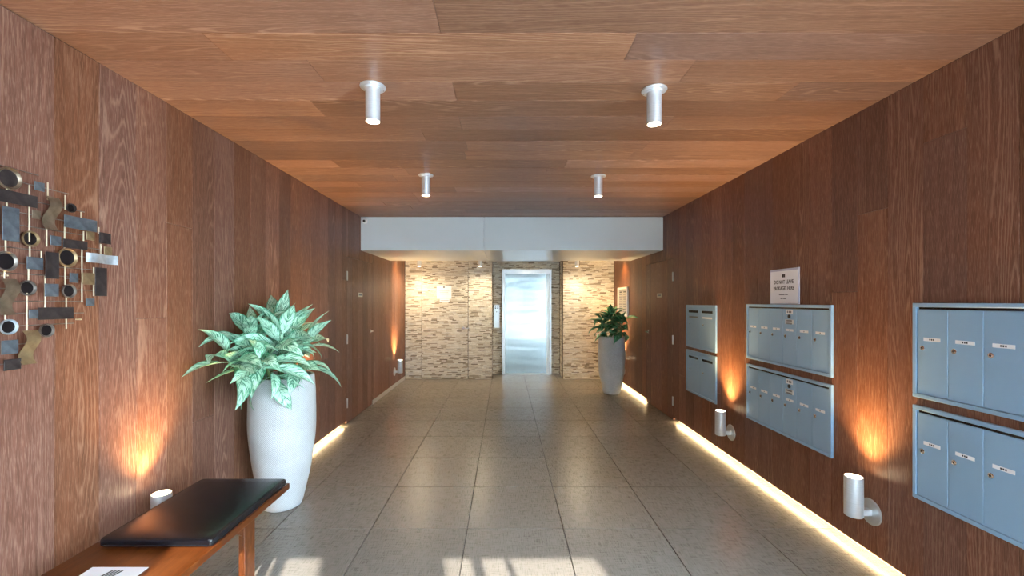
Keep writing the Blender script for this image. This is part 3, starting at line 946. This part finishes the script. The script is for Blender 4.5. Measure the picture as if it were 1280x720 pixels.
cu = empty('bench_cushion', (-1.478, 2.092, bz + 0.0008))
tag(cu, 'flat black leather cushion on the far end of the bench', 'cushion')
def cushion_mesh():
    bm = bmesh.new()
    bmesh.ops.create_cube(bm, size=1.0)
    bmesh.ops.scale(bm, vec=(0.478, 0.615, 0.036), verts=bm.verts)
    bmesh.ops.translate(bm, vec=(0, 0, 0.018), verts=bm.verts)
    es = [e for e in bm.edges]
    bmesh.ops.bevel(bm, geom=es, offset=0.012, segments=4, affect='EDGES', profile=0.5)
    top = [f for f in bm.faces if f.normal.z > 0.99]
    r = bmesh.ops.subdivide_edges(bm, edges=[e for f in top for e in f.edges], cuts=10, use_grid_fill=True)
    for v in bm.verts:
        if v.co.z > 0.0355:
            u, w_ = v.co.x / 0.239, v.co.y / 0.307
            v.co.z += 0.006 * max(0, 1 - u * u) * max(0, 1 - w_ ** 4) + 0.0008 * math.sin(v.co.y * 47 + v.co.x * 13)
    return bm_done(bm, 'pad', True)
link('pad', cushion_mesh(), 'leather', cu)
def piping(z):
    hx, hy, r = 0.236, 0.3045, 0.004
    bm = bmesh.new()
    path = []
    for cx_, cy_, a0 in ((hx - 0.02, hy - 0.02, 0), (-hx + 0.02, hy - 0.02, 90), (-hx + 0.02, -hy + 0.02, 180), (hx - 0.02, -hy + 0.02, 270)):
        for k in range(5):
            a = R(a0 + 22.5 * k)
            path.append(Vector((cx_ + 0.0205 * math.cos(a), cy_ + 0.0205 * math.sin(a), z)))
    n = len(path); rings = []
    for i, p in enumerate(path):
        t = (path[(i + 1) % n] - path[i - 1]).normalized()
        side = Vector((t.y, -t.x, 0))
        rings.append([bm.verts.new(p + side * r * math.cos(R(60 * q)) + Vector((0, 0, r * math.sin(R(60 * q))))) for q in range(6)])
    for i in range(n):
        a, b = rings[i], rings[(i + 1) % n]
        for q in range(6): bm.faces.new((a[q], a[(q + 1) % 6], b[(q + 1) % 6], b[q]))
    return bm_done(bm, 'piping', True)
for z in (0.0070, 0.0300):
    link('piping', piping(z), 'leather', cu)

sh = box('paper_sheet', (-1.612, -1.392, 1.352, 1.652, bz + 0.0005, bz + 0.002), 'paper')
tag(sh, 'white printed sheet lying on the bench in front of the cushion', 'paper')
for q in range(4):
    m = boxes_mesh('print', [(-0.004, 0.004, -0.022, 0.022, 0, 0.0004)])
    o = link('print', m, 'ink', sh, (-0.018 + q * 0.013, 0.108, 0.0008), (0, 0, R(-18)))
for q in range(7):
    box('print', (-0.085, 0.085 - 0.02 * (q % 3), 0.05 - q * 0.026, 0.058 - q * 0.026, 0.0008, 0.0012), 'grey_ink', sh)

# ------------------------------------------------------------------ potted plants
def planter_mesh(prof, wob, seed):
    n = 72
    bm = bmesh.new()
    uvl = bm.loops.layers.uv.new('UVMap')
    rings = []
    for k, (r, z) in enumerate(prof):
        ring = []
        for i in range(n):
            a = 2 * math.pi * i / n
            rr = r + wob * (math.sin(3 * a + z * 9 + seed) * math.sin(z * 11 + math.sin(a + seed) * 1.2)) * (1 if k > 1 and z < prof[-6][1] - 0.02 else 0)
            ring.append(bm.verts.new((rr * math.cos(a), rr * math.sin(a), z)))
        rings.append(ring)
    for k, (a, b) in enumerate(zip(rings, rings[1:])):
        for i in range(n):
            f = bm.faces.new((a[i], a[(i + 1) % n], b[(i + 1) % n], b[i]))
            f.smooth = True
            us = (i / n, (i + 1) / n, (i + 1) / n, i / n)
            zs = (prof[k][1], prof[k][1], prof[k + 1][1], prof[k + 1][1])
            for lp, u, z in zip(f.loops, us, zs): lp[uvl].uv = (u, z)
    bm.faces.new(list(reversed(rings[0])))
    bm.faces.new(rings[-1])
    me = bm_done(bm, 'planter')
    me.set_sharp_from_angle(angle=R(50))
    return me

def profile(hh, rb, rm, zm, rt):
    pts = [(rb - 0.012, 0.0), (rb, 0.008)]
    N = 26
    for k in range(1, N + 1):
        t = k / N
        z = 0.008 + (hh - 0.008) * t
        if z < zm: r = rb + (rm - rb) * math.sin(math.pi / 2 * (z / zm)) ** 0.95
        else: r = rm + (rt - rm) * ((z - zm) / (hh - zm)) ** 2
        pts.append((r, z))
    pts += [(rt - 0.006, hh + 0.005), (rt - 0.022, hh + 0.004), (rt - 0.028, hh - 0.005), (rt - 0.030, hh - 0.06), (0.02, hh - 0.062)]
    return pts

def leaf_mesh(name, length, width, droop, fold, petiole, twist=0.0):
    """Leaf along +x rising then drooping; UV u along, v across."""
    bm = bmesh.new()
    uvl = bm.loops.layers.uv.new('UVMap')
    N = 12
    rows = []
    ang = R(10); x = z = 0.0
    for i in range(N + 1):
        t = i / N
        tp = petiole
        if t < tp: wdt = 0.028 * width / 0.13
        else:
            q = (t - tp) / (1 - tp)
            wdt = width * (math.sin(math.pi * q ** 0.72) ** 1.12) if 0 < q < 1 else 0.0
            wdt = max(wdt, 0.004)
        row = []
        for j in range(5):
            v = j / 4 - 0.5
            tw = twist * t
            yy = v * wdt
            zz = abs(v) * wdt * fold - (0.10 * wdt * math.cos(v * math.pi * 2)) * 0.2
            row.append((bm.verts.new((x - math.sin(ang) * zz, yy * math.cos(tw) - zz * math.sin(tw), z + zz * math.cos(ang) + yy * math.sin(tw))), t, j / 4))
        rows.append(row)
        x += math.cos(ang) * length / N
        z += math.sin(ang) * length / N
        ang -= droop / N * (0.5 + 1.0 * t)
    for a, b in zip(rows, rows[1:]):
        for j in range(4):
            q = (a[j], b[j], b[j + 1], a[j + 1])
            f = bm.faces.new([v[0] for v in q])
            f.smooth = True
            for lp, v in zip(f.loops, q):
                lp[uvl].uv = (max(0, (v[1] - petiole) / (1 - petiole)), v[2])
    me = bpy.data.meshes.new(name)
    bm.to_mesh(me); bm.free()
    return me

def plant(name, label, X, Y, hh, prof, pmat, wob, leafmat, leaves, variants, stems):
    root = empty(name, (X, Y, 0))
    tag(root, label, 'potted plant', 'tall planters with foliage')
    me = planter_mesh(prof, wob, X)
    link('planter', me, pmat, root)
    rt = prof[-3][0]
    lathe('soil', [(0.01, hh - 0.034), (rt * 0.6, hh - 0.030), (rt - 0.004, hh - 0.040), (rt - 0.004, hh - 0.058)], 'soil', root, n=28)
    for (sx_, sy_, zt) in stems:
        k_ = min(0.7, 0.12 / max(0.01, math.hypot(sx_, sy_)))
        p0 = Vector((sx_ * k_, sy_ * k_, hh - 0.05)); p1 = Vector((sx_, sy_, zt + 0.03))
        L = (p1 - p0).length
        o = link('stem', rod_mesh('stem', L, 0.008, 7), 'stem', root, p0)
        o.rotation_euler = (p1 - p0).to_track_quat('X', 'Z').to_euler()
    for (az, pitch, roll, lx, ly, z0, sc_, vi) in leaves:
        o = link('leaf', variants[vi], leafmat, root, (lx, ly, z0))
        o.rotation_euler = (Matrix.Rotation(az, 3, 'Z') @ Matrix.Rotation(-pitch, 3, 'Y') @ Matrix.Rotation(roll, 3, 'X')).to_euler()
        o.scale = (sc_, sc_, sc_)
    return root

def foliage(rg, X, wall_x, side, hh, clusters, nvar, L=0.37):
    """Rosettes at the shoot tips; leaves that would enter the wall are turned away from it."""
    out = []
    for (cx_, cy_, cz, cnt, s0, p_lo, p_hi) in clusters:
        ph = rg.uniform(0, 6.28)
        for i in range(cnt):
            az = ph + i * 2.4 + rg.uniform(-0.3, 0.3)
            t = i / max(1, cnt - 1)
            sc_ = s0 * rg.uniform(0.84, 1.12) * (1.0 - 0.15 * t)
            pt = R(p_lo + (p_hi - p_lo) * t + rg.uniform(-10, 10))
            for attempt in range(30):
                reach = L * sc_ * max(0.35, math.cos(pt))
                tipx = X + cx_ + math.cos(az) * reach
                if (side < 0 and tipx > wall_x + 0.07) or (side > 0 and tipx < wall_x - 0.07): break
                az = rg.uniform(0, 6.28)
            else:
                continue
            out.append((az, pt, R(rg.uniform(-42, 42)), cx_, cy_, hh + cz + 0.03 * t + rg.uniform(-0.02, 0.02), sc_, rg.randrange(nvar)))
    return out

HN = 0.955
var_near = []
for k, (L, W_, dr, fo, pe) in enumerate(((0.40, 0.118, 1.0, 0.25, 0.16), (0.39, 0.112, 1.5, 0.30, 0.18), (0.43, 0.114, 0.7, 0.35, 0.16),
                                         (0.37, 0.122, 1.8, 0.22, 0.18), (0.41, 0.106, 1.2, 0.45, 0.18), (0.36, 0.114, 0.5, 0.20, 0.14))):
    var_near.append(leaf_mesh('leaf', L, W_, dr, fo, pe, (0.3, -0.3, 0.15, -0.15, 0.4, 0.0)[k]))
rgl = random.Random(42)
CLN = [(-0.04, 0.00, 0.28, 13, 0.95, 5, 76), (-0.12, -0.20, 0.25, 14, 0.95, -5, 66), (0.08, -0.18, 0.23, 14, 0.95, -5, 64), (0.12, 0.04, 0.18, 11, 0.9, -10, 55),
       (-0.06, 0.12, 0.20, 8, 0.9, 0, 60), (-0.15, -0.36, 0.14, 14, 0.95, -18, 50), (0.03, -0.31, 0.11, 14, 0.92, -20, 46), (0.14, -0.10, 0.08, 10, 0.85, -22, 36), (-0.06, -0.14, 0.14, 10, 0.92, -12, 45), (0.02, -0.19, 0.03, 8, 0.85, -45, -5)]
lv = foliage(rgl, -1.64, XL, -1, HN, CLN, 6)
stems = [(c[0], c[1], HN + c[2]) for c in CLN]
plant('potted_plant', 'silver-green variegated plant in tall woven grey planter beside the bench', -1.64, 3.12, HN,
      profile(HN, 0.130, 0.226, 0.66, 0.214), 'planter_woven', 0.002, 'leaf_pale', lv, var_near, stems)

HF = 0.93
var_far = [leaf_mesh('leaf', L, W_, dr, fo, 0.16) for (L, W_, dr, fo) in ((0.36, 0.110, 1.1, 0.3), (0.38, 0.115, 1.7, 0.25), (0.34, 0.105, 0.7, 0.4), (0.37, 0.115, 2.1, 0.25))]
CLF = [(0.00, 0.02, 0.26, 14, 0.95, 5, 72), (-0.13, -0.08, 0.20, 14, 0.95, -8, 58), (0.14, -0.12, 0.18, 14, 0.95, -8, 58), (0.10, 0.10, 0.16, 9, 0.9, -10, 50),
       (-0.10, 0.08, 0.15, 9, 0.9, -5, 55), (-0.13, -0.14, 0.07, 11, 0.85, -24, 36), (0.12, -0.17, 0.07, 11, 0.85, -24, 36), (0.16, 0.00, 0.07, 7, 0.8, -20, 30)]
lv = foliage(rgl, 1.748, XR, 1, HF, CLF, 4)
stems = [(c[0], c[1], HF + c[2]) for c in CLF]
plant('potted_plant', 'dark green leafy plant in tall grey planter near the stone wall', 1.748, 6.92, HF,
      profile(HF, 0.128, 0.218, 0.60, 0.212), 'planter_smooth', 0.006, 'leaf_dark', lv, var_far, stems)

# ------------------------------------------------------------------ metal wall sculpture on the left wall
AX = XL + 0.040                    # plane of the plates
art = empty('wall_sculpture', (XL, 1.62, 1.52))
tag(art, 'geometric metal wall sculpture of plates, rings and waves above the bench', 'wall art')
def ay(px): return -AX * F / (VX - px)
def az_(px, py): return H - (py - VY) / F * ay(px)
art_items = []       # (kind, y0, y1, z0, z1, material)
def plate(x0, x1, yt, yb, mat):      # yt, yb measured at the left edge
    art_items.append(('plate', ay(x0), ay(x1), az_(x0, yb), az_(x0, yt), mat))
def ring(x, y, rpx, mat, inner='art_pit'):
    r = rpx / F * ay(x)
    art_items.append(('ring', ay(x), r, az_(x, y), inner, mat))
def wave(x0, x1, yt, yb, mat):
    xm = (x0 + x1) / 2
    art_items.append(('wave', ay(x0), ay(x1), az_(xm, yb), az_(xm, yt), mat))
def hrod(x0, x1, y):                 # y at x0
    art_items.append(('hrod', ay(x0), ay(x1), az_(x0, y), 0, 'art_rim'))
def vrod(x, yt, yb):
    art_items.append(('vrod', ay(x), 0, az_(x, yb), az_(x, yt), 'art_brass'))
ring(13.5, 223, 13.8, 'art_bronze', 'art_dark'); plate(42.5, 55, 226, 237, 'art_blue'); plate(-6, 46.7, 234, 250, 'art_dark')
wave(55, 71, 246, 287, 'art_bronze'); plate(2, 23.5, 257, 300, 'art_blue'); plate(41, 51.7, 262, 272.5, 'art_bronze')
ring(41, 298.5, 10, 'art_gold'); plate(61.7, 75, 294, 306, 'art_blue'); ring(9.5, 326.6, 12.8, 'art_rim')
plate(34, 54.5, 320.5, 336, 'art_blue'); plate(55, 72, 314.5, 348, 'art_dark'); ring(90, 260, 5.6, 'art_dark')
plate(79, 120, 268, 283.5, 'art_blue'); plate(107.5, 118, 289, 299.5, 'art_gold'); plate(123.5, 138, 290, 303.5, 'art_dark')
plate(79.4, 110, 298, 309, 'art_dark'); ring(85.3, 322, 11.9, 'art_gold'); plate(128.8, 138.8, 308, 318.5, 'art_gold')
art_items.append(('hwave', ay(105.6), ay(145.6), az_(105.6, 327.5), az_(105.6, 315.6), 'art_silver'))
plate(86, 97, 341, 353, 'art_blue'); plate(102, 117.5, 340.6, 355.5, 'art_gold'); plate(119.8, 134.4, 334, 370, 'art_dark')
ring(86.6, 363.8, 8.7, 'art_rim'); plate(107, 117.5, 373, 382.5, 'art_blue'); wave(0, 19, 348.5, 393.7, 'art_bronze')
ring(37, 360, 9.7, 'art_rim'); plate(54.4, 72, 354.3, 370.5, 'art_blue'); plate(36, 48, 387, 398.5, 'art_blue')
plate(46.7, 91, 384.4, 400, 'art_dark'); ring(11, 408.7, 9.8, 'art_silver'); ring(59, 413, 8.6, 'art_rim')
wave(25, 43, 413, 455, 'art_gold'); plate(1.7, 22.8, 426, 443.5, 'art_blue'); plate(3.3, 25, 450, 464, 'art_dark')
for a in ((-10, 53, 202), (20, 91, 225), (30, 110, 248), (10, 108, 262), (18, 107, 279.5), (-10, 55, 306), (70, 81, 300), (100, 130, 308),
          (20, 36, 328.5), (90, 152, 319), (-10, 90, 340), (60, 121, 332.5), (85, 104, 348), (70, 80, 362), (90, 137, 362),
          (-10, 14, 360), (10, 108, 376.5), (10, 40, 392), (80, 109, 391.8), (15, 97, 408), (18, 45, 431), (-10, 44, 457.5)): hrod(*a)
for a in ((40, 231, 302), (40.5, 306, 324), (39, 334, 352), (37, 366, 413), (63, 228, 250), (61.5, 284, 308), (84.7, 244, 262), (84, 280, 312), (104.4, 265, 274),
          (126.3, 284, 292), (12, 236, 260), (10.5, 298, 316), (9, 337, 352), (10, 392, 402), (105.4, 309, 378), (84.5, 332, 356), (107.5, 289, 301),
          (128.8, 305, 320), (59.5, 345, 386), (86, 370, 411), (120, 334, 370), (55, 314, 332)): vrod(*a)
# the sculpture goes on past the picture's edge: the mirrored pieces
YM = ay(-4) - 0.005
for it in list(art_items):
    k = it[0]
    if k in ('plate', 'wave', 'hwave', 'hrod'):
        if it[1] > YM + 0.02: art_items.append((k, 2 * YM - it[2], 2 * YM - it[1], *it[3:]))
    elif k == 'ring':
        if it[1] - it[2] > YM + 0.01: art_items.append((k, 2 * YM - it[1], *it[2:]))
    elif it[1] > YM + 0.02: art_items.append((k, 2 * YM - it[1], *it[2:]))

def wave_mesh(w_, h_, amp, along_z):
    """Strip w_ (y) by h_ (z): the strip swings sideways like an S and bulges off the wall."""
    bm = bmesh.new()
    N = 16; rows = []
    for i in range(N + 1):
        t = i / N
        s_ = math.sin(2 * math.pi * t)
        if along_z: c = [(0.010 * s_, y + amp * s_, (0.5 - t) * h_) for y in (-w_ / 2, w_ / 2)]
        else: c = [(0.012 * s_, (t - 0.5) * w_, z + amp * s_) for z in (h_ / 2, -h_ / 2)]
        rows.append([bm.verts.new((x + d, y, z)) for d in (0.0, 0.0025) for (x, y, z) in c])
    for a, b in zip(rows, rows[1:]):
        for p, q in ((0, 1), (1, 3), (3, 2), (2, 0)): bm.faces.new((a[p], a[q], b[q], b[p]))
    bm.faces.new((rows[0][0], rows[0][1], rows[0][3], rows[0][2])); bm.faces.new((rows[-1][0], rows[-1][1], rows[-1][3], rows[-1][2]))
    me = bm_done(bm, 'wave_strip')
    for p in me.polygons: p.use_smooth = True
    me.set_sharp_from_angle(angle=R(45))
    return me

A0 = art.location
rga = random.Random(3)
for it in art_items:
    k = it[0]
    off = 0.040 + rga.uniform(-0.004, 0.006)
    if k == 'plate':
        _, y0, y1, z0, z1, mt = it
        me = boxes_mesh('plate', [(-0.0015, 0.0015, -(y1 - y0) / 2, (y1 - y0) / 2, -(z1 - z0) / 2, (z1 - z0) / 2)], 0.0006)
        link('plate', me, mt, art, (off, (y0 + y1) / 2 - A0.y, (z0 + z1) / 2 - A0.z))
    elif k in ('wave', 'hwave'):
        _, y0, y1, z0, z1, mt = it
        me = wave_mesh(y1 - y0, z1 - z0, 0.006 if k == 'wave' else 0.0, k == 'wave')
        link('wave_strip', me, mt, art, (off + 0.004, (y0 + y1) / 2 - A0.y, (z0 + z1) / 2 - A0.z))
    elif k == 'ring':
        _, y, r, z, inner, mt = it
        big = r > 0.02
        rg_ = lathe('ring', [(r * 0.70, 0.009), (r * 0.97, 0.010), (r, 0.012), (r, 0.017), (r * 0.96, 0.019), (r * 0.90, 0.019), (r * 0.74, 0.010), (r * 0.70, 0.009)], mt, art,
                    (off - 0.018, y - A0.y, z - A0.z), (0, R(90), 0), 28, cap0=False, cap1=False)
        lathe('disc', [(r * 0.02, 0.007), (r * 0.76, 0.007), (r * 0.76, 0.0108), (r * 0.02, 0.011)], inner, rg_, n=24)
    elif k == 'hrod':
        _, y0, y1, z, _, mt = it
        link('rod', rod_mesh('rod', y1 - y0, 0.0019), mt, art, (0.024, y0 - A0.y, z - A0.z), (0, 0, R(90)))
    else:
        _, y, _, z0, z1, mt = it
        link('rod', rod_mesh('rod', z1 - z0, 0.0026), mt, art, (0.029, y - A0.y, z0 - A0.z), (0, R(-90), 0))
# stand-offs that carry it on the wall
for y, z in ((1.30, 1.80), (1.95, 1.72), (1.32, 1.35), (1.90, 1.42), (1.62, 1.60)):
    link('stand_off', rod_mesh('stand_off', 0.024, 0.003), 'art_brass', art, (0.0005, y - A0.y, z - A0.z))
